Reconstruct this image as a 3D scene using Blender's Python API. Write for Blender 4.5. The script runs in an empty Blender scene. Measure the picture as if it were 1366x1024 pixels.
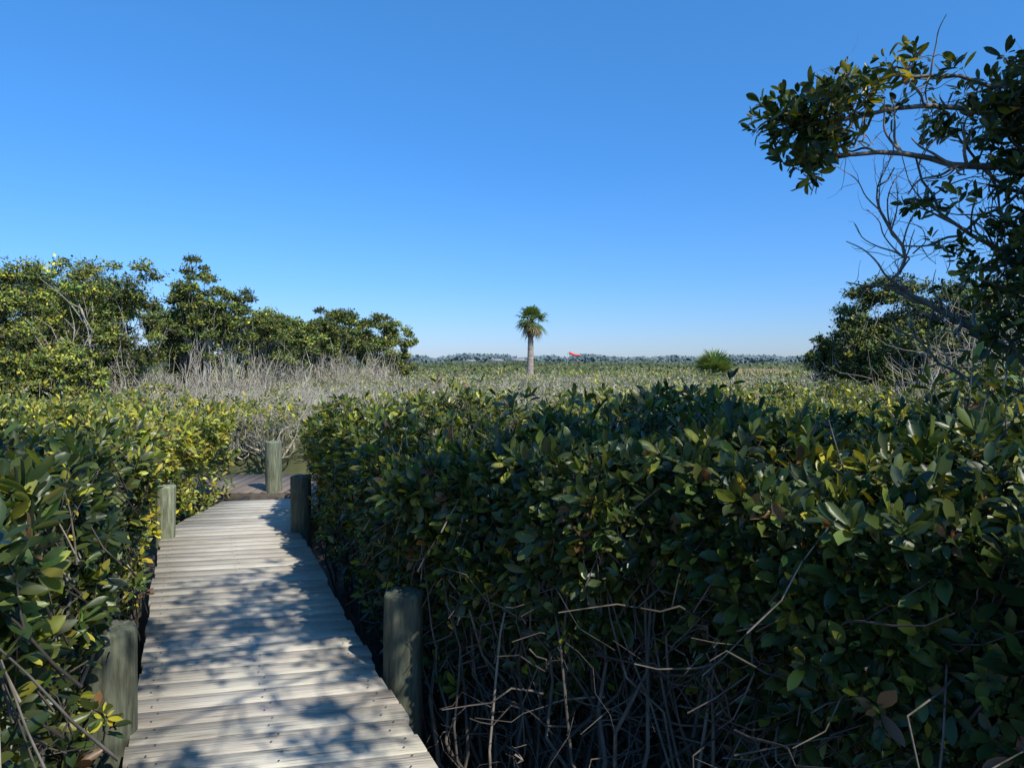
import bpy, math, numpy as np
from mathutils import Vector
rng=np.random.default_rng(7)
scene=bpy.context.scene
COL=scene.collection

# ---------------------------------------------------------------- helpers
def mk(name,V,faces,mat,col=None,parent=None,smooth=False):
    me=bpy.data.meshes.new(name)
    V=np.asarray(V,dtype=np.float32)
    me.vertices.add(len(V)); me.vertices.foreach_set('co',V.ravel())
    faces=[np.asarray(f,dtype=np.int32) for f in faces if len(f)]
    nl=sum(f.size for f in faces); nf=sum(len(f) for f in faces)
    me.loops.add(nl); me.polygons.add(nf)
    me.loops.foreach_set('vertex_index',np.concatenate([f.ravel() for f in faces]))
    tot=np.concatenate([np.full(len(f),f.shape[1],dtype=np.int32) for f in faces])
    st=np.concatenate([[0],np.cumsum(tot)[:-1]]).astype(np.int32)
    me.polygons.foreach_set('loop_start',st)
    if smooth: me.polygons.foreach_set('use_smooth',np.ones(nf,dtype=bool))
    me.update(calc_edges=True)
    if col is not None:
        a=me.attributes.new('tint','FLOAT_COLOR','POINT')
        c=np.ones((len(V),4),dtype=np.float32); c[:,:3]=col
        a.data.foreach_set('color',c.ravel())
    me.materials.append(mat)
    ob=bpy.data.objects.new(name,me); COL.objects.link(ob)
    if parent: ob.parent=parent
    return ob
def empty(name):
    e=bpy.data.objects.new(name,None); COL.objects.link(e); e.empty_display_size=.3; return e
def nrm(a): return a/np.maximum(np.linalg.norm(a,axis=-1,keepdims=True),1e-9)

_tab=np.random.default_rng(3).random((256,256))
def vn(x,y,s,seed=0):
    x=np.asarray(x)/s+seed*17.3+1000; y=np.asarray(y)/s+seed*9.7+1000
    xi=np.floor(x).astype(int); yi=np.floor(y).astype(int); fx=x-xi; fy=y-yi
    fx=fx*fx*(3-2*fx); fy=fy*fy*(3-2*fy)
    g=lambda a,b:_tab[a%256,b%256]
    return (g(xi,yi)*(1-fx)+g(xi+1,yi)*fx)*(1-fy)+(g(xi,yi+1)*(1-fx)+g(xi+1,yi+1)*fx)*fy

def leaf_geo(P,D,N,L,W,C,detail):
    n=len(P); D=nrm(D); S=nrm(np.cross(D,N)); U=np.cross(S,D)
    L=np.broadcast_to(L,(n,))[:,None]; W=np.broadcast_to(W,(n,))[:,None]
    if detail==0:
        V=np.stack([P,P+D*L*.5+S*W*.5,P+D*L-U*L*.08,P+D*L*.5-S*W*.5+U*W*.15],1)
        base=np.arange(n)[:,None]*4
        F=[base+np.array([[0,1,2,3]])]; k=4
    else:
        st=[(.22,.30),(.45,.47),(.70,.50),(.90,.27)] if detail==2 else [(.35,.45),(.72,.46)]
        curl=rng.uniform(-.05,.25,(n,1)); fold=rng.uniform(.05,.3,(n,1)); side=rng.normal(0,.06,(n,1))
        mid=lambda t:P+D*L*t-U*L*curl*t*t+S*L*side*t*t
        vs=[P]
        for t,w in st:
            m=mid(t); vs+= [m+S*W*w+U*W*fold, m, m-S*W*w+U*W*fold]
        vs.append(mid(1.0)); V=np.stack(vs,1); k=len(vs)
        base=np.arange(n)[:,None]*k
        tri=[[0,2,1],[0,3,2]]; quad=[]
        for i in range(len(st)-1):
            a=1+3*i; b=a+3
            quad+=[[a,a+1,b+1,b],[a+1,a+2,b+2,b+1]]
        a=1+3*(len(st)-1); tri+=[[a,a+1,k-1],[a+1,a+2,k-1]]
        F=[np.concatenate([base+np.array([q]) for q in tri]),np.concatenate([base+np.array([q]) for q in quad])]
    return V.reshape(-1,3),F,np.repeat(C,k,axis=0)

def rosette(C,A,k,L,spread=(.45,1.35),asp=.38):
    M=len(C); A=nrm(A)
    ref=np.where(np.abs(A[:,2:3])>.9,np.array([[1.,0,0]]),np.array([[0,0,1.]]))
    U=nrm(np.cross(A,ref)); Vv=np.cross(A,U)
    idx=np.repeat(np.arange(M),k); j=np.tile(np.arange(k),M)
    ph=j*2.4+np.repeat(rng.uniform(0,6.28,M),k)+rng.normal(0,.3,M*k)
    th=np.interp(j/k,[0,1],[spread[1],spread[0]])+rng.normal(0,.28,M*k)
    rad=np.cos(ph)[:,None]*U[idx]+np.sin(ph)[:,None]*Vv[idx]
    D=np.cos(th)[:,None]*A[idx]+np.sin(th)[:,None]*rad
    N=np.sin(th)[:,None]*A[idx]-np.cos(th)[:,None]*rad
    Ls=np.broadcast_to(L,(M,))[idx]*rng.uniform(.5,1.2,M*k)
    P=C[idx]+A[idx]*((j/k-.6)*.7*Ls)[:,None]+D*.012
    return P,D,N,Ls,Ls*asp*rng.uniform(.8,1.25,M*k),idx

def tube_geo(PL,R,sides=4):
    PL=np.asarray(PL,float); M,K,_=PL.shape; R=np.broadcast_to(R,(M,K))
    T=nrm(np.gradient(PL,axis=1))
    ref=nrm(np.where(np.abs(T[:,:1,2:3])>.8,np.array([[[1.,.2,0]]]),np.array([[[0.1,.1,1.]]])))
    S=nrm(np.cross(T,ref)); U=np.cross(T,S)
    a=np.arange(sides)*2*math.pi/sides
    V=PL[:,:,None,:]+R[:,:,None,None]*(np.cos(a)[None,None,:,None]*S[:,:,None,:]+np.sin(a)[None,None,:,None]*U[:,:,None,:])
    V=V.reshape(-1,3)
    m,k,s=np.meshgrid(np.arange(M),np.arange(K-1),np.arange(sides),indexing='ij')
    b=(m*K+k)*sides; s2=(s+1)%sides
    F=np.stack([b+s,b+s2,b+sides+s2,b+sides+s],-1).reshape(-1,4)
    return V,F
def merge(parts):
    Vs=[];Fd={};Cs=[];o=0
    for V,Fs,c in parts:
        Vs.append(V)
        for f in Fs: Fd.setdefault(f.shape[1],[]).append(f+o)
        Cs.append(np.broadcast_to(c,(len(V),3))); o+=len(V)
    return np.concatenate(Vs),[np.concatenate(v) for v in Fd.values()],np.concatenate(Cs)

def wander(A,B,K,amp):
    M=len(A); t=np.linspace(0,1,K)[None,:,None]
    off=np.cumsum(rng.normal(0,1,(M,K,3)),1); off-=off[:,:1]; off=off-off[:,-1:]*t
    return A[:,None]*(1-t)+B[:,None]*t+off*np.reshape(amp,(-1,1,1))

# ---------------------------------------------------------------- materials
def newmat(name):
    m=bpy.data.materials.new(name); m.use_nodes=True; nt=m.node_tree
    return m,nt,nt.nodes['Principled BSDF'],nt.nodes['Material Output']
def leafmat(name,rough=.38,trans=.25,spec=.45):
    m,nt,p,o=newmat(name)
    at=nt.nodes.new('ShaderNodeAttribute'); at.attribute_name='tint'
    nt.links.new(at.outputs['Color'],p.inputs['Base Color'])
    p.inputs['Roughness'].default_value=rough; p.inputs['Specular IOR Level'].default_value=spec
    if trans>0:
        tr=nt.nodes.new('ShaderNodeBsdfTranslucent')
        mu=nt.nodes.new('ShaderNodeMix'); mu.data_type='RGBA'; mu.blend_type='MULTIPLY'; mu.inputs[0].default_value=1
        nt.links.new(at.outputs['Color'],mu.inputs[6]); mu.inputs[7].default_value=(1.9,1.7,.6,1)
        nt.links.new(mu.outputs[2],tr.inputs['Color'])
        mx=nt.nodes.new('ShaderNodeMixShader'); mx.inputs[0].default_value=trans
        nt.links.new(p.outputs[0],mx.inputs[1]); nt.links.new(tr.outputs[0],mx.inputs[2]); nt.links.new(mx.outputs[0],o.inputs[0])
    return m
def noisemat(name,c1,c2,scale,stretch=(1,1,1),rough=.8,bump=.3,attr=False,c3=None):
    m,nt,p,o=newmat(name)
    tc=nt.nodes.new('ShaderNodeTexCoord'); mp=nt.nodes.new('ShaderNodeMapping'); mp.inputs['Scale'].default_value=stretch
    nt.links.new(tc.outputs['Object'],mp.inputs[0])
    n=nt.nodes.new('ShaderNodeTexNoise'); n.inputs['Scale'].default_value=scale; n.inputs['Detail'].default_value=6; n.inputs['Roughness'].default_value=.65
    nt.links.new(mp.outputs[0],n.inputs['Vector'])
    r=nt.nodes.new('ShaderNodeValToRGB'); r.color_ramp.elements[0].position=.33; r.color_ramp.elements[1].position=.68
    r.color_ramp.elements[0].color=(*c1,1); r.color_ramp.elements[1].color=(*c2,1)
    if c3:
        e=r.color_ramp.elements.new(.5); e.color=(*c3,1)
    nt.links.new(n.outputs[0],r.inputs[0]); out=r.outputs[0]
    if attr:
        at=nt.nodes.new('ShaderNodeAttribute'); at.attribute_name='tint'
        mu=nt.nodes.new('ShaderNodeMix'); mu.data_type='RGBA'; mu.blend_type='MULTIPLY'; mu.inputs[0].default_value=1
        nt.links.new(out,mu.inputs[6]); nt.links.new(at.outputs['Color'],mu.inputs[7]); out=mu.outputs[2]
    nt.links.new(out,p.inputs['Base Color']); p.inputs['Roughness'].default_value=rough
    b=nt.nodes.new('ShaderNodeBump'); b.inputs['Strength'].default_value=bump; b.inputs['Distance'].default_value=.01
    nt.links.new(n.outputs[0],b.inputs['Height']); nt.links.new(b.outputs[0],p.inputs['Normal'])
    return m
M_leaf=leafmat('mangrove_leaf')
M_far=leafmat('distant_leaf',.6,0,.25)
M_bark=noisemat('bark',(.11,.095,.07),(.34,.315,.265),14,(1,1,.4),.85,.5,attr=True)
M_mud=noisemat('mud',(.02,.016,.011),(.06,.047,.03),2.5,rough=.75,bump=.6)
M_under=noisemat('undergrowth',(.04,.046,.014),(.12,.12,.045),.9,rough=.9,bump=.8)
M_post=noisemat('treated_timber',(.075,.075,.045),(.27,.27,.18),7,(6,6,.7),.85,.7,attr=True,c3=(.16,.18,.115))
M_rail=noisemat('dark_timber',(.05,.04,.03),(.16,.13,.10),5,rough=.85,bump=.4)

def deckmat():
    m,nt,p,o=newmat('weathered_boards')
    tc=nt.nodes.new('ShaderNodeTexCoord'); mp=nt.nodes.new('ShaderNodeMapping'); mp.vector_type='TEXTURE'
    mp.inputs['Scale'].default_value=(1/1.3,1/30,1/30); mp.inputs['Rotation'].default_value=(0,0,math.atan(.2))
    nt.links.new(tc.outputs['Object'],mp.inputs[0])
    n=nt.nodes.new('ShaderNodeTexNoise'); n.inputs['Scale'].default_value=2.6; n.inputs['Detail'].default_value=7; n.inputs['Roughness'].default_value=.6
    nt.links.new(mp.outputs[0],n.inputs['Vector'])
    r=nt.nodes.new('ShaderNodeValToRGB'); e=r.color_ramp.elements
    e[0].position=.31; e[0].color=(.17,.15,.12,1); e[1].position=.58; e[1].color=(.66,.62,.54,1)
    x=e.new(.41); x.color=(.50,.465,.395,1)
    nt.links.new(n.outputs[0],r.inputs[0])
    n2=nt.nodes.new('ShaderNodeTexNoise'); n2.inputs['Scale'].default_value=2.2; n2.inputs['Detail'].default_value=5
    nt.links.new(tc.outputs['Object'],n2.inputs['Vector'])
    r2=nt.nodes.new('ShaderNodeValToRGB'); r2.color_ramp.elements[0].position=.3; r2.color_ramp.elements[1].position=.7
    r2.color_ramp.elements[0].color=(.80,.78,.74,1); r2.color_ramp.elements[1].color=(1.04,1.03,1,1)
    nt.links.new(n2.outputs[0],r2.inputs[0])
    at=nt.nodes.new('ShaderNodeAttribute'); at.attribute_name='tint'
    a=nt.nodes.new('ShaderNodeMix'); a.data_type='RGBA'; a.blend_type='MULTIPLY'; a.inputs[0].default_value=1
    b=nt.nodes.new('ShaderNodeMix'); b.data_type='RGBA'; b.blend_type='MULTIPLY'; b.inputs[0].default_value=1
    nt.links.new(r.outputs[0],a.inputs[6]); nt.links.new(r2.outputs[0],a.inputs[7])
    nt.links.new(a.outputs[2],b.inputs[6]); nt.links.new(at.outputs['Color'],b.inputs[7])
    nt.links.new(b.outputs[2],p.inputs['Base Color']); p.inputs['Roughness'].default_value=.8
    bp=nt.nodes.new('ShaderNodeBump'); bp.inputs['Strength'].default_value=.7; bp.inputs['Distance'].default_value=.008
    nt.links.new(n.outputs[0],bp.inputs['Height']); nt.links.new(bp.outputs[0],p.inputs['Normal'])
    return m
M_deck=deckmat()

# ---------------------------------------------------------------- colours
DK=np.array([.036,.058,.017]); MD=np.array([.080,.104,.024]); YG=np.array([.185,.188,.028]); YE=np.array([.38,.33,.035]); BR=np.array([.17,.095,.045])
def leafcols(n,w,jit=.27,groups=None):
    pal=np.stack([DK,MD,YG,YE,BR]); w=np.array(w,float); w/=w.sum()
    if groups is None:
        c=pal[rng.choice(5,n,p=w)]
    else:
        g=rng.choice(5,groups.max()+1,p=w); c=pal[g][groups]
        sw=rng.random(n)<.3; c=np.where(sw[:,None],pal[rng.choice(5,n,p=w)],c)
    return c*np.exp(rng.normal(0,jit,(n,1)))*np.exp(rng.normal(0,.07,(n,3)))

# ---------------------------------------------------------------- boardwalk layout
YS=[-2.5,3.56,6.55,8.6]
XL=[0.98,-1.935,-3.36,-3.42]; XR=[2.20,-0.70,-2.04,-2.40]
xL=lambda y:np.interp(y,YS,XL); xR=lambda y:np.interp(y,YS,XR)
SK=.20
def boards(rows,seed):
    r=np.random.default_rng(seed); V=[];F=[];C=[]
    for (x0,y0,x1,y1,w,sl0,sl1) in rows:
        z=r.normal(0,.0028,2); b=.006; t=.038
        u=np.array([x1-x0,y1-y0]); u/=np.linalg.norm(u); v=np.array([-u[1],u[0]])
        h=w/2*r.uniform(.975,1.01); o=len(V)
        sec=[(-h,-t),(-h,-b),(-h+b,0),(h-b,0),(h,-b),(h,-t)]
        for P,zz,sl,sg in((np.array([x0,y0]),z[0],sl0,-1),(np.array([x1,y1]),z[1],sl1,1)):
            e=np.array([sl,1.0]); j=r.uniform(-.008,.022)*sg
            for s,dz in sec:
                q=P+e*(s/np.dot(e,v))+u*j; V.append((q[0],q[1],zz+dz))
        for i in range(6):
            k=(i+1)%6; F.append((o+i,o+k,o+6+k,o+6+i))
        F.append((o+0,o+5,o+4,o+1));F.append((o+1,o+4,o+3,o+2))
        F.append((o+6,o+7,o+10,o+11));F.append((o+7,o+8,o+9,o+10))
        tone=r.uniform(.80,1.06); c=np.array([1,.985,.955])*tone*(1+r.normal(0,.006,3)); C+= [c]*12
    return np.array(V),[np.array(F)],np.array(C)
bw=empty('boardwalk')
rows=[];y=-2.3
def edge(fx,y0):
    yy=y0
    for _ in range(8): yy=y0+SK*(fx(yy)+1.6)
    e=.03
    return float(fx(yy)),float(yy),float((fx(yy+e)-fx(yy-e))/(2*e))
while y<8.42:
    a=edge(xL,y); b=edge(xR,y)
    rows.append((a[0],a[1],b[0],b[1],.1395,a[2],b[2])); y+=.146
V,F,C=boards(rows,1); mk('deck_boards',V,F,M_deck,C,bw)
NV=[];NF=[]
for (x0,y0,x1,y1,w,_,_) in rows:
    for f in(.07,.5,.93):
        for s in(-.035,.035):
            cx=x0+(x1-x0)*f+rng.normal(0,.006); cy=y0+(y1-y0)*f+s+rng.normal(0,.004); o=len(NV)
            for k in range(6): NV.append((cx+.005*math.cos(k*1.047),cy+.005*math.sin(k*1.047),.006))
            NF.append([o+k for k in range(6)])
M_nail,_,pn,_=newmat('rusty_nail'); pn.inputs['Base Color'].default_value=(.06,.045,.04,1); pn.inputs['Roughness'].default_value=.6
mk('nails',NV,[np.array(NF)],M_nail,parent=bw)
def beam(p,q,w,h,ztop):
    p=np.array(p,float);q=np.array(q,float);u=(q-p)/np.linalg.norm(q-p);v=np.array([-u[1],u[0]])*w/2
    V=[(*(a+s*v),z) for a in(p,q) for s in(-1,1) for z in(ztop-h,ztop)]
    F=[(0,1,3,2),(4,6,7,5),(0,4,5,1),(2,3,7,6),(0,2,6,4),(1,5,7,3)]
    return np.array(V),[np.array(F)],np.ones(3)
parts=[]
for fx,s in((XL,.09),(XR,-.09)):
    for i in range(3): parts.append(beam((fx[i]+s,YS[i]),(fx[i+1]+s,YS[i+1]),.045,.19,-.045-.002*i))
V,F,C=merge(parts); mk('stringers',V,F,M_rail,parent=bw)
def boards2():
    V=[];F=[];C=[];r=np.random.default_rng(5); x=-5.2; y0=8.72; y1=10.15; w=.138
    while x<.4:
        o=len(V); z=r.normal(-.02,.003)
        for yy in(y0+r.normal(0,.008),y1+r.normal(0,.008)):
            for dx,dz in((-w/2,-.038),(-w/2,-.006),(-w/2+.006,0),(w/2-.006,0),(w/2,-.006),(w/2,-.038)): V.append((x+dx,yy,z+dz))
        for i in range(6):
            k=(i+1)%6; F.append((o+i,o+k,o+6+k,o+6+i))
        F+=[(o,o+5,o+4,o+1),(o+1,o+4,o+3,o+2),(o+6,o+7,o+10,o+11),(o+7,o+8,o+9,o+10)]
        C+=[np.array([.34,.30,.29])*r.uniform(.8,1.15)]*12; x+=.147
    return np.array(V),[np.array(F)],np.array(C)
V,F,C=boards2(); mk('landing_boards',V,F,M_deck,C,bw)
V,F,C=merge([beam((-5.3,8.69),(.4,8.69),.04,.18,-.03),beam((-5.3,10.17),(.4,10.17),.04,.18,-.03)]); mk('landing_rim',V,F,M_rail,parent=bw)

def post(x,y,r,ztop,tilt=(0,0),tone=1.0,seed=0):
    g=np.random.default_rng(seed); n=28
    a=np.arange(n)*2*math.pi/n; rr=1+.035*np.sin(3*a+seed)+.02*g.normal(size=n)
    cr=g.choice(n,3,replace=False); rr[cr]-=.09
    zs=[-.9,-.3,0,ztop*.5,ztop-.018,ztop-.004,ztop]; sc=[1.04,1.02,1,.99,.985,.95,.90]
    V=[];
    for z,s in zip(zs,sc):
        for k in range(n): V.append((x+math.cos(a[k])*r*rr[k]*s+tilt[0]*z,y+math.sin(a[k])*r*rr[k]*s+tilt[1]*z,z+(.006*g.normal() if z==ztop else 0)))
    F=[]
    for i in range(len(zs)-1):
        for k in range(n): F.append((i*n+k,i*n+(k+1)%n,(i+1)*n+(k+1)%n,(i+1)*n+k))
    o=len(V)
    for s in(.6,.25):
        for k in range(n): V.append((x+math.cos(a[k])*r*s+tilt[0]*ztop,y+math.sin(a[k])*r*s+tilt[1]*ztop,ztop+.004*g.normal()-.004*(k in cr)))
    b=(len(zs)-1)*n
    for k in range(n):
        k2=(k+1)%n; F.append((b+k,b+k2,o+k2,o+k)); F.append((o+k,o+k2,o+n+k2,o+n+k))
    V.append((x+tilt[0]*ztop,y+tilt[1]*ztop,ztop)); c=len(V)-1
    T=[(o+n+k,o+n+(k+1)%n,c) for k in range(n)]
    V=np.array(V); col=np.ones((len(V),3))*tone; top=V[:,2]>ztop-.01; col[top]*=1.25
    mk('boardwalk_post',V,[np.array(F),np.array(T)],M_post,col)
post(-1.76,2.98,.108,.455,(0,0),.55,1)
post(-.575,3.58,.102,.41,(.01,0),.45,2)
post(-3.22,6.35,.082,.48,(.02,0),1.2,3)
post(-2.04,6.62,.095,.53,(-.01,0),.50,4)
post(-3.07,8.80,.105,.62,(-.01,0),.95,5)

# ---------------------------------------------------------------- ground
gx=np.concatenate([-np.geomspace(3000,20,14),np.linspace(-16,16,17),np.geomspace(20,3000,14)])
gy=np.concatenate([-np.geomspace(600,12,8),np.linspace(-8,24,17),np.geomspace(30,4000,18)])
GX,GY=np.meshgrid(gx,gy); GZ=-.55+.08*(vn(GX,GY,2.)-.5)
n=len(gx);m=len(gy); I=np.arange(n*m).reshape(m,n)
mk('ground',np.stack([GX,GY,GZ],-1).reshape(-1,3),[np.stack([I[:-1,:-1],I[:-1,1:],I[1:,1:],I[1:,:-1]],-1).reshape(-1,4)],M_mud,smooth=True)

# ---------------------------------------------------------------- canopy heights
def H(x,y):
    d=np.hypot(x,y)
    base=np.where(x>xR(y)-.1,np.interp(d,[1.5,3,6,9,20,60,400],[1.22,1.17,1.04,.94,.84,.78,.6]),np.interp(d,[1.5,3,6,9,20,60,400],[1.32,1.22,1.10,1.0,.84,.78,.6]))
    return base+.55*(vn(x,y,1.3,1)-.5)*np.interp(d,[3,10,30],[.7,1,1.1])+.30*(vn(x,y,.45,2)-.5)+.5*(vn(x,y,5.,3)-.5)*np.interp(d,[5,20],[0.3,1])+.45*(vn(x,y,14.,4)-.5)*np.interp(d,[20,60],[0,1])
def indeck(x,y,m):
    a=(y<8.7)&(x>xL(y)-m*.6)&(x<xR(y)+m)
    b=(y>=8.55)&(y<10.3)&(x>-5.4)&(x<.5)
    return a|b
FX=[-.75,-.35,.55,1.15,1.75,2.3]; FY=[3.75,3.45,2.85,2.05,1.2,.3]
yfront=lambda x:np.interp(x,FX,FY)

# ---------------------------------------------------------------- near hedges
def hedge(name,sel,n_top,n_face,fs,weights,wfar,yr,xr,Lf,front=False,farmul=1.3):
    parts=[]
    x=rng.uniform(*xr,n_top*5); y=rng.uniform(*yr,n_top*5); d=np.hypot(x,y)
    keep=sel(x,y)&~indeck(x,y,.26)&(d>1.3)&(rng.random(len(x))<np.clip((3.2/d)**1.1,.2,1))
    x=x[keep][:n_top];y=y[keep][:n_top]
    z=H(x,y)-rng.exponential(.17,len(x))+.03+np.where(rng.random(len(x))<.05,rng.uniform(.05,.2,len(x)),0)
    C1=np.stack([x,y,z],1); A1=np.stack([rng.normal(0,.45,len(x)),rng.normal(-.15,.45,len(x)),np.ones(len(x))],1)
    y=rng.uniform(3.5 if front else yr[0],8.6,n_face); y=y[rng.random(len(y))<np.clip(5.5/np.maximum(y,.5),.35,1)]
    off=np.abs(rng.normal(0,.18,len(y)))
    x=(xR(y)+.26+off) if fs>0 else (xL(y)-.16-off)
    h=H(x,y); t=rng.random(len(y))**.75; z=-.25+(h+.25)*t
    x=x-fs*(.34*(vn(y,z,.6,5)-.5)+.2*(vn(y,z,.25,6)-.5))*(t>.2)
    k=rng.random(len(y))<np.interp(z,[-.2,.3,.6],[.25,.5,1]); x,y,z=x[k],y[k],z[k]
    C2=np.stack([x,y,z],1)
    A2=np.stack([-fs*rng.uniform(.3,1,len(x)),rng.normal(-.3,.4,len(x)),rng.uniform(.3,1,len(x))],1)
    C=[C1,C2];A=[A1,A2]
    if front:
        nf=5600
        t=rng.random(nf)
        x=np.interp(t,[0,.1,.4,.65,.85,1],FX); yy=yfront(x)+np.abs(rng.normal(0,.22,nf))-.35*(vn(x*2,t*5,.7,31)-.5)
        h=H(x,yy); q=rng.random(nf)**.75; z=-.3+(h+.3)*q
        yy=yy-.25*np.clip(z/1.3,0,1)+.22*np.clip(1-z/.8,0,1)-.3*(vn(x,z,.4,8)-.5)
        lowp=np.interp(x,[-.4,.2,1.0,1.6],[.45,.36,.5,.85])
        k=rng.random(nf)<np.clip(lowp+(1-lowp)*np.clip((z-.1)/.5,0,1),0,1); x,yy,z=x[k],yy[k],z[k]
        C.append(np.stack([x,yy,z],1)); A.append(np.stack([rng.normal(-.3,.5,len(x)),-rng.uniform(.3,1,len(x)),rng.uniform(.2,1,len(x))],1))
    C=np.concatenate(C);A=np.concatenate(A)
    ok=(C[:,2]>-.35)&(np.linalg.norm(C-np.array([0,0,1.6]),axis=1)>1.2); C=C[ok];A=A[ok]
    d=np.hypot(C[:,0],C[:,1])
    for lo,hi,det,k in((0,3.6,2,9),(3.6,99,1,7)):
        s=(d>=lo)&(d<hi)
        P,D,N,L,W,idx=rosette(C[s],A[s],k,rng.uniform(*Lf,s.sum()))
        yl=np.clip((C[s][idx][:,1]-3.6)/2.6,0,1)
        g=leafcols(len(P),weights,groups=idx); g2=leafcols(len(P),wfar,groups=idx)*farmul  # farther leaves use a brighter, yellower mix: sunlight put into their colour
        col=np.where((rng.random(len(P))<yl)[:,None],g2,g)
        V,F,c=leaf_geo(P,D,N,L,W,col,det); parts.append((V,F,c))
    V,F,c=merge(parts); e=empty(name)
    mk('leaves',V,F,M_leaf,c,e)
    sc=C[d<7]; sa=nrm(A[d<7]); n=len(sc)
    root=sc-sa*rng.uniform(.12,.35,(n,1))+rng.normal(0,.04,(n,3))-np.array([0,0,.08])
    V1,F1=tube_geo(wander(root,sc,4,.010),np.linspace(.0045,.0025,4)[None],3)
    m=int(n*.10); pick=rng.choice(n,m); top=root[pick]
    base=top+np.stack([rng.normal(0,.35,m)+fs*.2,rng.normal(.1,.35,m),0*top[:,0]],1)
    b_in=indeck(base[:,0],base[:,1],.3); base[b_in,0]=top[b_in,0]+fs*.25
    base[:,2]=-.6
    PLm=wander(base,top,8,.04)
    bad=(indeck(PLm[:,:,0],PLm[:,:,1],.10)).any(1); PLm=PLm[~bad]; m=len(PLm)
    r=rng.uniform(.004,.012,m)[:,None]*np.linspace(1.3,.5,8)[None]
    V2,F2=tube_geo(PLm,r,5)
    q=int(n*.22); p0=root[rng.choice(n,q)]*1.0; p0[:,2]=rng.uniform(-.5,.8,q)
    if front:
        q2=500; xx=rng.uniform(-.35,2.2,q2); e0=np.stack([xx,yfront(xx)+rng.normal(.3,.25,q2),rng.uniform(-.5,.5,q2)],1); p0=np.concatenate([p0,e0]); q+=q2
    p1=p0+rng.normal(0,.30,(q,3))*np.array([1,1,.6]); PLt=wander(p0,p1,6,.03)
    bad=(indeck(PLt[:,:,0],PLt[:,:,1],.10)).any(1)|(np.linalg.norm(PLt-np.array([0,0,1.6]),axis=2)<1.75).any(1); PLt=PLt[~bad]; q=len(PLt)
    V3,F3=tube_geo(PLt,rng.uniform(.002,.0055,q)[:,None]*np.linspace(1.2,.5,6)[None],4)
    def cc(k,per,p_light=.07):
        t=np.where(rng.random((k,1))<p_light,rng.uniform(.7,1.3,(k,1)),rng.uniform(.18,.5,(k,1)))
        return np.repeat(t*np.array([[1,.92,.84]]),per,axis=0)
    V,F,c=merge([(V1,[F1],cc(n,12,.2)),(V2,[F2],cc(m,40)),(V3,[F3],cc(q,24))])
    mk('branches',V,F,M_bark,c,e)
    return e
hedge('mangrove_hedge',lambda x,y:(x>xR(y))&(x<.95*y+2.2)&(y>yfront(x)),16500,5200,+1,(4.1,3.3,.9,.2,.15),(1.5,3.3,3.5,.5,.15),(.6,12.5),(-3,13),(.058,.096),front=True,farmul=1.25)
hedge('mangrove_hedge',lambda x,y:(x<xL(y))&(x>-.95*y-1.5),10500,5000,-1,(3.6,3.2,1.3,.25,.15),(.6,2.3,4.2,1.1,.12),(1.4,12.5),(-12,1),(.056,.09),farmul=1.4)

# ---------------------------------------------------------------- mangrove marsh
ys=np.concatenate([np.linspace(11,40,60),np.geomspace(42,700,60)])
u=np.linspace(-1,1,241)
UX,UY=np.meshgrid(u,ys); XX=UX*(UY*1.3+12)
ZZ=H(XX,UY)-np.interp(UY,[11,30,100],[.42,.32,.22]); ZZ[0,:]=-.5
I=np.arange(XX.size).reshape(XX.shape)
mk('marsh_undergrowth',np.stack([XX,UY,ZZ],-1).reshape(-1,3),[np.stack([I[:-1,:-1],I[:-1,1:],I[1:,1:],I[1:,:-1]],-1).reshape(-1,4)],M_under,smooth=True)
n=240000
y=np.exp(rng.uniform(math.log(9.5),math.log(420),n)); x=rng.uniform(-1,1,n)*(y*.85+5)
k=~indeck(x,y,.3)&~((np.abs(x+3.2)<1.6)&(y<13)); x,y=x[k],y[k]
gap=vn(x,y,3.2,7)*.6+vn(x,y,1.1,8)*.4
belt=(x/y<-.15)&(x/y>-.54)&(y>10)&(y<23)
k=((gap<.58)|(rng.random(len(x))<.35))&(~belt|(rng.random(len(x))<.12)); x,y,gap=x[k],y[k],gap[k]; n=len(x)
z=H(x,y)-rng.exponential(.11,n)*np.interp(y,[10,60],[1.6,.9])+.02
size=np.maximum(.075,.0027*y)*rng.uniform(.7,1.4,n)
D=np.stack([rng.normal(0,1,n),rng.normal(0,1,n),rng.uniform(.1,1.6,n)],1)
N=np.stack([rng.normal(0,.6,n),rng.normal(-.5,.6,n),np.ones(n)],1)
t=np.clip(vn(x,y,6,11)*.9+vn(x,y,25,12)*.6-.25,0,1)
c1=leafcols(n,(.5,2.6,4.2,.8,.3),.2); c2=leafcols(n,(2.4,3.4,1.3,.1,.8),.2)
col=np.where((rng.random(n)<t)[:,None],c2,c1)*1.45
gr=(rng.random(n)<np.where(gap>.5,.32,.10)); col[gr]=np.array([.29,.265,.20])*np.exp(rng.normal(0,.2,(gr.sum(),1)))
hz=np.interp(y,[50,400],[0,.5])[:,None]; col=col*(1-hz)+np.array([.13,.16,.11])*hz  # haze painted into the leaf colour, growing with distance
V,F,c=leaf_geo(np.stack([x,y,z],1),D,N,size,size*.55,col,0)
mk('mangrove_marsh',V,F,M_far,c)

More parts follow.
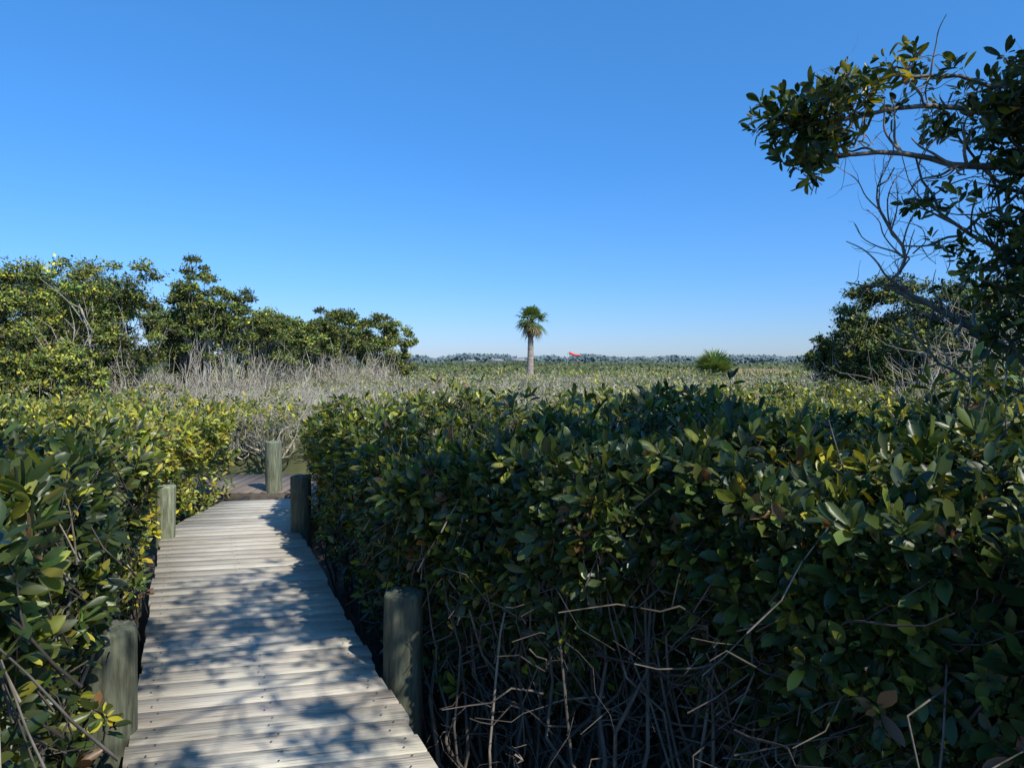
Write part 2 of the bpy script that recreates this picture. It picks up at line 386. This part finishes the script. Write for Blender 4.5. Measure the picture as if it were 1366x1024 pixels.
# ---------------------------------------------------------------- bare grey shrubs
def twigs(C,R,Hh,n,r0,tone,side=3):
    B=len(C); idx=np.repeat(np.arange(B),n); M=len(idx)
    a=rng.uniform(0,6.283,M); rr=np.sqrt(rng.random(M))*R[idx]
    tip=C[idx]+np.stack([np.cos(a)*rr,np.sin(a)*rr,Hh[idx]*rng.uniform(.45,1.05,M)*(1-.35*(rr/R[idx])**2)],1)
    base=C[idx]+np.stack([np.cos(a)*rr*.3,np.sin(a)*rr*.3,0*a],1)
    PL=wander(base,tip,6,.055*Hh[idx])
    RR=(r0*np.ones(B))[idx][:,None]*rng.uniform(.7,1.5,M)[:,None]*np.linspace(1.5,.35,6)[None]
    V1,F1=tube_geo(PL,RR,3)
    q=M*side; pi=rng.integers(0,M,q); ki=rng.integers(2,6,q); s=PL[pi,ki]
    e=s+nrm(rng.normal(0,1,(q,3))+np.array([0,0,.5]))*(Hh[idx][pi]*rng.uniform(.12,.32,q))[:,None]
    V2,F2=tube_geo(wander(s,e,4,.02*Hh[idx][pi]),((r0*np.ones(B))[idx][pi]*.55)[:,None]*np.linspace(1,.4,4)[None],3)
    t1=np.repeat(tone*rng.uniform(.45,1.3,(M,1))*np.array([[1,.98,.90]]),18,axis=0)
    t2=np.repeat(tone*rng.uniform(.45,1.3,(q,1))*np.array([[1,.98,.90]]),12,axis=0)
    return merge([(V1,[F1],t1),(V2,[F2],t2)])
b=[]
for i in range(125):
    yy=rng.uniform(10.8,23); xx=rng.uniform(-.54,-.15)*yy; b.append((xx,yy,.1,rng.uniform(.45,.85),rng.uniform(.8,1.1),.008))
for i in range(420):
    yy=rng.uniform(11.5,50); xx=rng.uniform(-.60,.72)*yy
    if vn(xx,yy,3.2,7)*.6+vn(xx,yy,1.1,8)*.4>.44: b.append((xx,yy,float(H(xx,yy))-.8,rng.uniform(.5,1.3),rng.uniform(.85,1.22),.008*max(1,yy/17)))
b=np.array(b); V,F,c=twigs(b[:,:3],b[:,3],b[:,4],30,b[:,5],2.1)
mk('bare_mangrove_thicket',V,F,M_bark,c)
b=[]
for (x0,y0,x1,y1,n_) in [(-13.5,20,-9.5,23.5,7),(-9.8,24,-8.3,31,9),(-8.2,30,-6.2,38,9),(-11.8,21,-10,24,4)]:
    for _ in range(n_):
        f=rng.random(); b.append((x0+(x1-x0)*f+rng.normal(0,.5),y0+(y1-y0)*f+rng.normal(0,.6),0,rng.uniform(.6,1.2),rng.uniform(1.2,2.9),.013))
b=np.array(b); V,F,c=twigs(b[:,:3],b[:,3],b[:,4],16,b[:,5],2.0,4)
mk('bare_mangrove_thicket',V,F,M_bark,c)

# ---------------------------------------------------------------- trees
def tree(name,x,y,top,r,base=-.5,low=.35,dens=1.0,leaf=.12,w=(2.5,3,1.6,.2,.05),stem_tone=1.6,nl=34,seed=0,mul=1.5):
    g=np.random.default_rng(seed+100); e=empty(name)
    zc=base+(top-base)*(low+(1-low)*.5); hz=(top-base)*(1-low)*.5
    L=[]
    while len(L)<nl:
        p=g.uniform(-1,1,3)
        if np.linalg.norm(p)<1 and (np.linalg.norm(p)>.45 or g.random()<.4): L.append(p)
    L=np.array(L); lr=g.uniform(.16,.42,nl)*r*.75
    C=np.stack([x+L[:,0]*(r-lr*.5),y+L[:,1]*(r-lr*.5),zc+L[:,2]*(hz-lr*.55)+g.normal(0,.14,nl)],1)
    k=(90*dens*(lr/.4)**1.6*(.115/leaf)**1.5).astype(int)+18
    idx=np.repeat(np.arange(nl),k); n=len(idx)
    d=nrm(g.normal(0,1,(n,3))); d[:,2]=np.where(d[:,2]<-.2,d[:,2]*.45,d[:,2])
    rad=lr[idx]*(g.random(n)**.35)*g.uniform(.7,1.4,n)
    P=C[idx]+d*rad[:,None]*np.array([1.1,1.1,.75])
    Pr,D,N,Ls,W,ii=rosette(P,d+np.array([0,0,.7])+g.normal(0,.3,(n,3)),4,leaf,asp=.5)
    lobe_t=np.exp(g.normal(.0,.3,nl))*mul
    col=leafcols(len(Pr),w,groups=ii)*lobe_t[idx][ii][:,None]
    V,F,c=leaf_geo(Pr,D,N,Ls,W,col,0); mk('crown',V,F,M_far,c,e)
    ns=4; sb=np.stack([x+g.normal(0,.25*r,ns),y+g.normal(0,.25*r,ns),np.full(ns,base)],1)
    fork=np.stack([x+g.normal(0,.38*r,ns),y+g.normal(0,.38*r,ns),base+(top-base)*g.uniform(.35,.55,ns)],1)
    PL=wander(sb,fork,9,.05*r); V1,F1=tube_geo(PL,(.035*r/1.5+.015)*np.linspace(1.3,.65,9)[None]*g.uniform(.6,1.2,(ns,1)),7)
    si=g.integers(0,ns,nl); ki=g.integers(4,9,nl)
    V2,F2=tube_geo(wander(PL[si,ki],C,7,.05*r),.018*r/1.5*np.linspace(1.1,.3,7)[None]*np.ones((nl,1)),5)
    q=nl*5; ci=g.integers(0,nl,q)
    V3,F3=tube_geo(wander(C[ci]+g.normal(0,.05,(q,3))-np.array([0,0,.1]),C[ci]+nrm(g.normal(0,1,(q,3))-np.array([0,0,.25]))*(lr[ci]*1.25)[:,None],4,.03),.009*np.linspace(1,.4,4)[None]*np.ones((q,1)),3)
    h=34; a=g.uniform(0,6.283,h); e0=np.stack([x+np.cos(a)*r*g.uniform(.1,1.,h),y+np.sin(a)*r*g.uniform(.1,1.,h),base+(top-base)*g.uniform(.3,.6,h)],1)
    s0=np.stack([x+g.normal(0,.5*r,h),y+g.normal(0,.5*r,h),np.full(h,base)],1)
    V4,F4=tube_geo(wander(s0,e0,7,.07*r),.014*np.linspace(1.2,.4,7)[None]*g.uniform(.6,1.4,(h,1)),4)
    tt=lambda V:np.ones((len(V),3))*stem_tone
    V,F,c=merge([(V1,[F1],tt(V1)),(V2,[F2],tt(V2)),(V3,[F3],tt(V3)),(V4,[F4],tt(V4)*1.15)])
    mk('trunk',V,F,M_bark,c,e)
YW=(1.4,3.2,2.5,.3,.05); YM=(2.4,3.4,1.5,.1,.05)
T=[ (-17.5,21,4.5,2.0,.0,1),(-15.2,20.5,4.7,1.8,.0,1),(-13.6,21,5.25,1.5,.08,1),(-12.4,22,5.0,1.5,.22,0),(-14.6,18.2,3.3,1.7,.0,1),(-12.6,19.4,2.4,1.2,.0,1),
 (-11.5,24.5,4.5,1.2,.3,0),(-11.1,24,5.45,1.0,.45,0),(-10.3,25,4.6,1.0,.45,0),(-10.0,27.5,3.8,1.2,.45,0),(-9.7,30,3.8,1.3,.45,0),
 (-9.2,32.5,4.2,1.15,.46,0),(-8.9,35,4.8,1.15,.42,0),(-8.2,36.5,4.1,1.0,.42,0),(-7.65,39,4.9,1.2,.33,0),(-6.65,40.5,4.4,1.05,.2,0),
 (-16.5,23.5,5.0,1.9,.1,0),(-20,24,5.0,2.2,.1,0),(-17,27,5.4,2.3,.2,0),(-14,30,4.8,2.0,.33,0),(-13,35,4.7,2.0,.4,0),(-11,40,4.4,2.0,.4,0)]
for i,(x,y,t,r,lo,yw) in enumerate(T):
    tree('mangrove_tree',x,y,t,r,low=lo,leaf=.115 if y<28 else .15,w=YW if yw else YM,nl=int(26+17*r),seed=i,mul=1.4 if yw else 1.25)
for i,(x,y,t,r,lo) in enumerate([(11.3,22,4.6,1.3,.1),(12.6,22.5,4.7,1.6,.1),(14.6,21,4.5,1.9,.1),(12.0,20.5,3.4,1.3,.05),(17.0,21,4.9,2.2,.1),(13.7,17,3.5,1.6,.1),(10.7,22.5,3.0,1.0,.05)]):
    tree('mangrove_tree',x,y,t,r,low=lo,leaf=.12,w=(2.6,3.2,1.2,.1,.05),nl=int(32+18*r),dens=1.1,seed=50+i,mul=1.15)
tree('mangrove_shrub',6.6,8.8,2.3,1.05,low=.2,leaf=.10,w=(1.4,3,2.6,.3,.1),nl=32,seed=80,dens=.8)
tree('mangrove_shrub',5.3,6.2,2.05,.9,low=.2,leaf=.09,w=(1.4,3,2.6,.3,.1),nl=30,seed=81,dens=.8,mul=1.3)
tree('mangrove_shrub',4.4,4.7,1.7,.75,low=.2,leaf=.085,w=(1.6,3,2.2,.3,.1),nl=26,seed=82,dens=.8,mul=1.3)
b=np.array([(6.6,10.5,-.3,1.0,2.6),(7.6,10.8,-.3,1.1,3.0),(5.6,9.6,-.3,.8,2.1),(8.6,11.5,-.3,1.1,3.4),(9.7,13.0,-.3,1.3,3.0),(6.0,7.8,-.3,.8,2.4)])
V,F,c=twigs(b[:,:3],b[:,3],b[:,4],38,.009,1.7,5); mk('bare_shrub',V,F,M_bark,c)

# ---------------------------------------------------------------- near overhanging tree (right) 
nt_=empty('overhanging_mangrove_tree')
polys=[];rad=[];tips=[]
def smooth_path(pts,K=14):
    pts=np.array(pts,float); n=len(pts); t=np.linspace(0,n-1,K); out=[]
    for tt in t:
        i=min(int(tt),n-2); f=tt-i; p0=pts[max(i-1,0)];p1=pts[i];p2=pts[i+1];p3=pts[min(i+2,n-1)]
        out.append(.5*((2*p1)+(-p0+p2)*f+(2*p0-5*p1+4*p2-p3)*f*f+(-p0+3*p1-3*p2+p3)*f**3))
    return np.array(out)
K=14
def addpath(P,r0,r1):
    polys.append(P); rad.append(np.linspace(r0,r1,K))
def grow(P,r0,r1,n,length,lvl,leafp,up=.35):
    for _ in range(n):
        i=rng.integers(3,K-1); s=P[i]; tdir=nrm(P[min(i+1,K-1)]-P[i-1])
        d=nrm(tdir*.8+rng.normal(0,.75,3)+np.array([0,0,up*rng.uniform(-.5,1.2)]))
        l=length*rng.uniform(.5,1.2); pts=[s]
        for k in range(4):
            d=nrm(d+rng.normal(0,.32,3)+np.array([0,0,.05])); pts.append(pts[-1]+d*l/4)
        Q=smooth_path(pts)
        if Q[-1][1]>2.8 and Q[-1][0]<1.45: continue
        rr=(r0+(r1-r0)*i/K)*.55
        addpath(Q,rr,rr*.35)
        if lvl>0: grow(Q,rr,rr*.35,3,length*.55,lvl-1,leafp,up)
        if rng.random()<leafp: tips.append((Q[-1],nrm(Q[-1]-Q[-3])))
def branch(pts,r0,r1,n,length,lvl,leafp,up=.35):
    P=smooth_path(pts,K); P[1:-1]+=rng.normal(0,.014,(K-2,3)); addpath(P,r0,r1); grow(P,r0,r1,n,length,lvl,leafp,up)
trunk=smooth_path([(4.7,3.3,-.7),(4.55,3.4,.3),(4.4,3.5,1.0),(4.3,3.4,1.9),(4.2,3.1,2.8),(4.0,2.6,3.6),(3.7,2.0,4.2)],K)
addpath(trunk,.13,.05)
branch([(4.25,3.2,2.5),(3.6,4.0,2.72),(2.95,4.05,2.80),(2.6,4.0,2.76),(2.2,3.95,2.84),(1.83,3.9,2.80)],.030,.010,12,.42,1,.08)
branch([(4.2,3.1,2.8),(3.6,3.9,3.12),(3.0,4.1,3.10),(2.5,4.05,3.13),(2.0,4.0,3.06),(1.75,3.95,2.93)],.024,.008,10,.4,1,.15)
branch([(4.1,3.0,3.0),(3.5,3.8,3.3),(2.9,4.1,3.28),(2.3,4.1,3.35)],.022,.008,10,.4,1,.5)
branch([(4.4,3.5,1.1),(3.8,4.3,1.35),(3.3,4.5,1.66),(3.0,4.5,1.88),(2.70,4.5,2.03),(2.48,4.5,2.11)],.036,.013,14,.5,1,.0)
branch([(2.75,4.5,2.0),(2.50,4.5,2.13),(2.60,4.5,2.33),(2.46,4.5,2.55),(2.41,4.5,2.72),(2.52,4.5,2.9)],.016,.005,14,.42,1,.0)
branch([(4.3,3.5,1.8),(3.6,4.3,2.1),(3.2,4.5,2.35),(2.95,4.5,2.5),(2.75,4.5,2.75),(2.6,4.4,2.95)],.020,.006,16,.5,1,.05)
branch([(4.4,3.5,1.0),(3.8,4.4,1.30),(3.2,4.7,1.50),(2.85,4.8,1.75),(2.6,4.8,1.95)],.018,.005,14,.5,1,.0)
branch([(4.3,3.5,2.0),(3.6,4.2,2.5),(3.1,4.3,2.75),(2.8,4.3,3.05)],.02,.006,12,.42,1,.25)
branch([(4.3,3.5,2.3),(3.6,4.3,2.8),(3.0,4.5,2.5),(2.7,4.6,2.35)],.018,.005,14,.45,1,.03)
for pts in ([(4.3,3.5,1.5),(3.8,4.1,1.9),(3.4,4.2,2.1),(2.85,4.1,2.35)],[(4.35,3.5,1.3),(3.8,4.1,1.75),(3.4,4.2,1.95),(2.9,4.2,2.12)],[(4.25,3.3,2.2),(3.7,4.0,2.35),(3.0,4.0,2.5)],
            [(4.2,3.3,2.5),(3.6,4.0,2.9),(2.8,4.0,3.0)],[(4.2,3.3,2.3),(3.5,3.9,2.6),(2.9,3.9,2.7)],[(4.2,3.0,2.9),(3.5,3.8,3.1),(2.7,3.9,3.2)],[(4.2,3.0,2.9),(3.4,3.8,3.0),(2.9,3.8,2.9)],[(4.3,3.5,1.7),(3.7,4.0,2.1),(3.1,4.0,2.2)],
            [(4.4,3.5,1.1),(3.7,4.0,1.5),(3.1,4.0,1.75)],[(4.4,3.5,1.2),(3.6,3.9,1.7),(3.0,3.9,1.95)]):
    branch(pts,.018,.007,13,.30,1,.70)
for c,s,n in(((1.74,3.9,3.02),(.14,.08,.08),20),((1.55,3.9,2.98),(.07,.08,.06),8),((1.70,3.9,2.82),(.07,.08,.07),11),((1.95,3.9,3.12),(.12,.08,.05),8)):
    for _ in range(n):
        p=np.array(c)+rng.normal(0,1,3)*np.array(s); root=np.array([1.85,3.92,2.9])+rng.normal(0,.05,3)
        Q=smooth_path([root,(root+p)/2+rng.normal(0,.03,3),p],K); addpath(Q,.006,.003); tips.append((p,nrm(p-root+np.array([0,0,.03]))))
nvis=len(tips)
for (tx,ty,tz) in [(5.6,2.2,4.5),(4.6,1.4,4.5),(3.3,.6,4.3),(2.4,1.7,4.35),(1.3,.9,4.1),(.5,.9,4.0),(3.6,2.7,4.4),(2.6,2.6,4.5),(5.2,.2,4.6),(1.5,2.0,4.3),(6.4,3.2,4.6),(.1,1.7,4.1),(4.8,3.0,4.4),(2.0,0.0,4.2),(.9,-.2,4.0),(-.1,.7,3.9),
                   (-.6,.9,3.9),(-.4,.1,3.9),(3.0,1.6,4.2),(4.1,2.1,4.2),(5.3,3.2,4.2),(3.9,.9,4.2),(1.9,1.1,4.1),(2.9,2.1,4.3),(4.7,2.3,4.1),(6.0,1.4,4.4)]:
    s=trunk[rng.integers(9,13)]; m=(s+np.array([tx,ty,tz]))/2+rng.normal(0,.12,3)+np.array([0,0,.25])
    branch([s,m,(tx,ty,tz)],.028,.008,12,.72,1,.9,.25)
V,F=tube_geo(np.array(polys),np.array(rad),6)
tone=np.repeat(rng.uniform(.6,1.3,(len(polys),1)),K*6,axis=0)*np.ones((1,3))
mk('trunk_and_limbs',V,[F],M_bark,tone,nt_,smooth=True)
TP=np.array([t[0] for t in tips]); TD=np.array([t[1] for t in tips])
ok=np.ones(len(TP),bool); ok[nvis:]=(TP[nvis:,2]>1.75+.56*np.maximum(TP[nvis:,1],0)); TP,TD=TP[ok],TD[ok]
ex=np.repeat(np.arange(len(TP)),2); C=np.concatenate([TP,TP[ex]+rng.normal(0,.07,(len(ex),3))]); A=np.concatenate([TD,TD[ex]+rng.normal(0,.5,(len(ex),3))])
A=A+np.array([0,0,.25])
P,D,N,L,W,idx=rosette(C,A,7,rng.uniform(.07,.10,len(C)),(.4,1.5))
V,F,c=leaf_geo(P,D,N,L,W,leafcols(len(P),(3,3,1.1,.1,.08),groups=idx),2); mk('foliage',V,F,M_leaf,c,nt_)
print('TIPS',len(TP),'leaves',len(P))

# ---------------------------------------------------------------- palms
def fans(center,n,rad,zlo,droop,seed,leaflets=18,pet=.8,lw=.045):
    g=np.random.default_rng(seed); parts=[]
    for i in range(n):
        az=i*2.399+g.normal(0,.2); el=math.radians(g.uniform(zlo,82)) if i<n*.8 else math.radians(g.uniform(-75,zlo))
        d=np.array([math.cos(az)*math.cos(el),math.sin(az)*math.cos(el),math.sin(el)])
        pl=rad*pet*g.uniform(.7,1.05); c=center+d*pl-np.array([0,0,pl*.12]); s=nrm(np.cross(d,[0,0,1.0])+1e-3); u=np.cross(s,d)
        old=i>=n*.8 and zlo<0
        colr=np.array([.12,.17,.05]) if not old else np.array([.26,.19,.09])
        colr=colr*np.exp(g.normal(0,.25))
        V,F=tube_geo(wander(center[None]*1.0,c[None],5,.01),np.full((1,5),.018),3); parts.append((V,[F],colr*1.3))
        ph=np.linspace(-1.75,1.75,leaflets)+g.normal(0,.05,leaflets); ll=rad*(.85-.12*np.abs(ph))*g.uniform(.8,1.15,leaflets)
        D=np.cos(ph)[:,None]*d+np.sin(ph)[:,None]*s+u*g.uniform(-.1,.15)
        w=lw*rad
        S=nrm(np.cross(D,u)); dz=np.array([0,0,-1.])
        p0=np.repeat(c[None],leaflets,0); p1=p0+D*ll[:,None]*.6+dz*(droop*.12*ll)[:,None]; p2=p0+D*ll[:,None]+dz*(droop*.5*ll)[:,None]
        Vv=np.stack([p0-S*w*.3,p0+S*w*.3,p1+S*w,p1-S*w,p2],1).reshape(-1,3); b=np.arange(leaflets)[:,None]*5
        parts.append((Vv,[b+np.array([[0,1,2,3]]),b+np.array([[3,2,4]])],colr))
    return merge(parts)
M_palm=leafmat('palm_frond',.5,.2,.35)
M_ptr=noisemat('palm_trunk_bark',(.18,.13,.10),(.46,.38,.31),3,(1,1,5),.9,.8)
pt=empty('cabbage_palm_tree')
Yp=50.;Xp=1.32
zz=np.linspace(-.5,4.8,26); r=np.interp(zz,[-.5,.5,2,4.3,4.8],[.36,.29,.23,.20,.26])+.012*np.sin(zz*14)
PL=np.stack([Xp+.03*np.sin(zz*.9)+(zz-2)*.03,np.full_like(zz,Yp),zz],1)[None]
V,F=tube_geo(PL,r[None],12); mk('trunk',V,[F],M_ptr,parent=pt,smooth=True)
V,F,c=merge([(*(lambda a:(a[0],[a[1]]))(tube_geo(np.array([[PL[0,-1-k//6]+[0,0,-.1],PL[0,-1-k//6]+[.42*math.cos(k*2.4),.42*math.sin(k*2.4),.35]]]),np.array([[.06,.02]]),4)),np.array([.2,.15,.09])) for k in range(26)]); mk('leaf_bases',V,F,M_palm,c,pt)
V,F,c=fans(np.array([Xp+.12,Yp,4.95]),54,.95,-35,.8,4,lw=.035); mk('crown',V,F,M_palm,c,pt)
pm=empty('young_cabbage_palm')
V,F,c=fans(np.array([11.85,40,1.15]),52,1.35,0,.35,9,pet=.5,lw=.026); mk('fronds',V,F,M_palm,c*1.1,pm)
V,F=tube_geo(np.array([[[11.85,40,-.5],[11.85,40,.4],[11.85,40,1.15]]]),np.array([[.25,.22,.2]]),10); mk('trunk',V,[F],M_ptr,parent=pm)

# ---------------------------------------------------------------- windsock
ws=empty('windsock')
M_sock=noisemat('red_fabric',(.75,.06,.035),(.85,.10,.06),3,rough=.7,bump=.1)
M_met=noisemat('galvanised_pole',(.3,.3,.3),(.42,.42,.42),6,rough=.4,bump=.05)
t=np.linspace(0,1,12); A0=np.array([6.72,80,3.04]); PLs=A0+np.stack([t*1.25,t*.1,-.40*t-.10*np.sin(t*5)*t],1)
V,F=tube_geo(PLs[None],np.linspace(.17,.08,12)[None],14); mk('sock',V,[F],M_sock,parent=ws,smooth=True)
V,F=tube_geo(np.array([[[6.5,80,-.5],[6.5,80,1.5],[6.5,80,3.1]]]),np.full((1,3),.02),8); mk('pole',V,[F],M_met,parent=ws)
a=np.linspace(0,2*math.pi,17); ring=A0+np.stack([0*a,.17*np.cos(a),.17*np.sin(a)],1); V,F=tube_geo(ring[None],np.full((1,17),.012),5); mk('hoop',V,[F],M_met,parent=ws)
V,F=tube_geo(np.array([[[6.5,80,3.04],[6.6,80,3.04],[6.72,80,3.04]]]),np.full((1,3),.015),6); mk('arm',V,[F],M_met,parent=ws)

# ---------------------------------------------------------------- distant houses
M_wall=noisemat('white_stucco',(.55,.55,.54),(.66,.66,.65),1,rough=.8,bump=.1)
M_roof=noisemat('roof_shingle',(.20,.20,.20),(.28,.28,.29),2,rough=.85,bump=.3)
M_win,_,pw,_=newmat('window_glass'); pw.inputs['Base Color'].default_value=(.03,.04,.05,1); pw.inputs['Roughness'].default_value=.1
def house(x,y,w,d,h):
    e=empty('white_house')
    box=lambda x0,x1,y0,y1,z0,z1:(np.array([(a,b,c) for a in(x0,x1) for b in(y0,y1) for c in(z0,z1)]),[np.array([(0,1,3,2),(4,6,7,5),(0,4,5,1),(2,3,7,6),(0,2,6,4),(1,5,7,3)])],np.ones(3))
    V,F,_=box(x-w/2,x+w/2,y,y+d,-.5,h); mk('walls',V,F,M_wall,parent=e)
    o=.5; V=np.array([(x-w/2-o,y-o,h),(x+w/2+o,y-o,h),(x+w/2+o,y+d+o,h),(x-w/2-o,y+d+o,h),(x-w/4,y+d/2,h+1.4),(x+w/4,y+d/2,h+1.4)])
    mk('roof',V,[np.array([(0,1,5,4),(2,3,4,5),(3,2,1,0)]),np.array([(1,2,5),(3,0,4)])],M_roof,parent=e)
    ps=[box(x-w/2+w*(k+.3)/4,x-w/2+w*(k+.7)/4,y-.05,y-.003,h-1.9,h-.6) for k in range(4) if k!=1]+[box(x-w/2+w*1.35/4,x-w/2+w*1.6/4,y-.05,y-.003,0,h-.6)]
    V,F,_=merge(ps); mk('windows_and_door',V,F,M_win,parent=e)
house(-9,390,9,8,4.0); house(3.5,392,10,8,4.2); house(-24,394,8,7,3.6)

# ---------------------------------------------------------------- distant treelines
def line(name,y0,y1,xr,hfun,n,s,cols,jit=.12):
    x=rng.uniform(*xr,n); y=rng.uniform(y0,y1,n); top=hfun(x,y); z=top*(1-rng.random(n)**1.6*.95)
    D=nrm(rng.normal(0,1,(n,3))*np.array([1,.5,.7])); N=np.stack([rng.normal(0,.3,n),-np.ones(n),.7+rng.normal(0,.3,n)],1)
    c=cols*np.exp(rng.normal(0,jit,(n,1)))
    sz=s*rng.uniform(.6,1.4,n); V,F,c=leaf_geo(np.stack([x,y,z],1),D,N,sz,sz*.8,c,0); mk(name,V,F,M_far,c)
tl=lambda x:2.8+3.4*vn(x,0*x,9,21)+5.5*vn(x,0*x,32,22)**1.5
line('distant_treeline',410,440,(-450,450),lambda x,y:tl(x)*1.05,70000,1.9,np.array([.12,.17,.175]))  # blue-grey base colour has the distance haze painted in
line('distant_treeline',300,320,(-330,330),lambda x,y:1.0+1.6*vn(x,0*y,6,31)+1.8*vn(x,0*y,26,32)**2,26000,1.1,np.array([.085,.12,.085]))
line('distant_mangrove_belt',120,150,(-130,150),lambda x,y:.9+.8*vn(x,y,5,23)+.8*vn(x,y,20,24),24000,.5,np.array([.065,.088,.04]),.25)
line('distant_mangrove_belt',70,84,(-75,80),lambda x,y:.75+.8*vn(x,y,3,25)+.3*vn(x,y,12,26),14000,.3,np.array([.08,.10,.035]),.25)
M_str=leafmat('dry_grass',.8,0,.1)
n=9000; cx=np.array([(-3,100,6,3),(24,95,6,2),(40,100,8,3),(-14,60,3,2),(21,62,3,1.2)]); k=rng.integers(0,len(cx),n)
x=cx[k,0]+rng.normal(0,.5,n)*cx[k,2]; y=cx[k,1]+rng.normal(0,.5,n)*cx[k,3]
sz=rng.uniform(.25,.5,n); V,F,c=leaf_geo(np.stack([x,y,np.full(n,.85)],1),np.stack([rng.normal(0,.3,n),rng.normal(0,.3,n),np.ones(n)],1),np.stack([rng.normal(0,.3,n),-np.ones(n),0*x],1),sz,sz*.25,np.array([[.33,.27,.15]])*np.exp(rng.normal(0,.15,(n,1))),0)
mk('dry_grass',V,F,M_str,c)

# ---------------------------------------------------------------- light
EL=math.radians(45); az=math.atan2(.65,-.76)
sd=Vector((math.sin(az)*math.cos(EL),math.cos(az)*math.cos(EL),math.sin(EL)))
w=bpy.data.worlds.new('World'); scene.world=w; w.use_nodes=True; nt=w.node_tree
sk=nt.nodes.new('ShaderNodeTexSky'); sk.sky_type='NISHITA'; sk.sun_disc=False; sk.sun_elevation=EL; sk.sun_rotation=az
sk.air_density=1.0; sk.dust_density=.3; sk.ozone_density=2.5
ge=nt.nodes.new('ShaderNodeTexCoord'); sx=nt.nodes.new('ShaderNodeSeparateXYZ'); nt.links.new(ge.outputs['Generated'],sx.inputs[0])
rp=nt.nodes.new('ShaderNodeValToRGB'); e=rp.color_ramp.elements
e[0].position=0; e[0].color=(.50,.60,.95,1); e[1].position=.5; e[1].color=(.42,1.02,1.48,1)
x=e.new(.12); x.color=(.40,.70,1.12,1)
x=e.new(.28); x.color=(.36,.82,1.28,1)
nt.links.new(sx.outputs['Z'],rp.inputs[0])
mu=nt.nodes.new('ShaderNodeMix'); mu.data_type='RGBA'; mu.blend_type='MULTIPLY'; mu.inputs[0].default_value=1
nt.links.new(sk.outputs[0],mu.inputs[6]); nt.links.new(rp.outputs[0],mu.inputs[7])
bg=nt.nodes['Background']; bg.inputs['Strength'].default_value=.15
nt.links.new(mu.outputs[2],bg.inputs['Color'])
sl=bpy.data.lights.new('sun','SUN'); sl.energy=5.0; sl.angle=math.radians(.5); sl.color=(1,.95,.86)
so=bpy.data.objects.new('sun',sl); COL.objects.link(so); so.rotation_euler=sd.to_track_quat('Z','Y').to_euler(); so.location=sd*30

cam=bpy.data.cameras.new('camera'); co=bpy.data.objects.new('camera',cam); COL.objects.link(co)
co.location=(0,0,1.6); co.rotation_euler=(math.radians(90),0,0); cam.lens=24; cam.sensor_width=36; cam.shift_y=-25/1366
cam.clip_start=.05; cam.clip_end=6000; scene.camera=co
scene.view_settings.view_transform='Standard'; scene.view_settings.look='None'; scene.view_settings.exposure=0
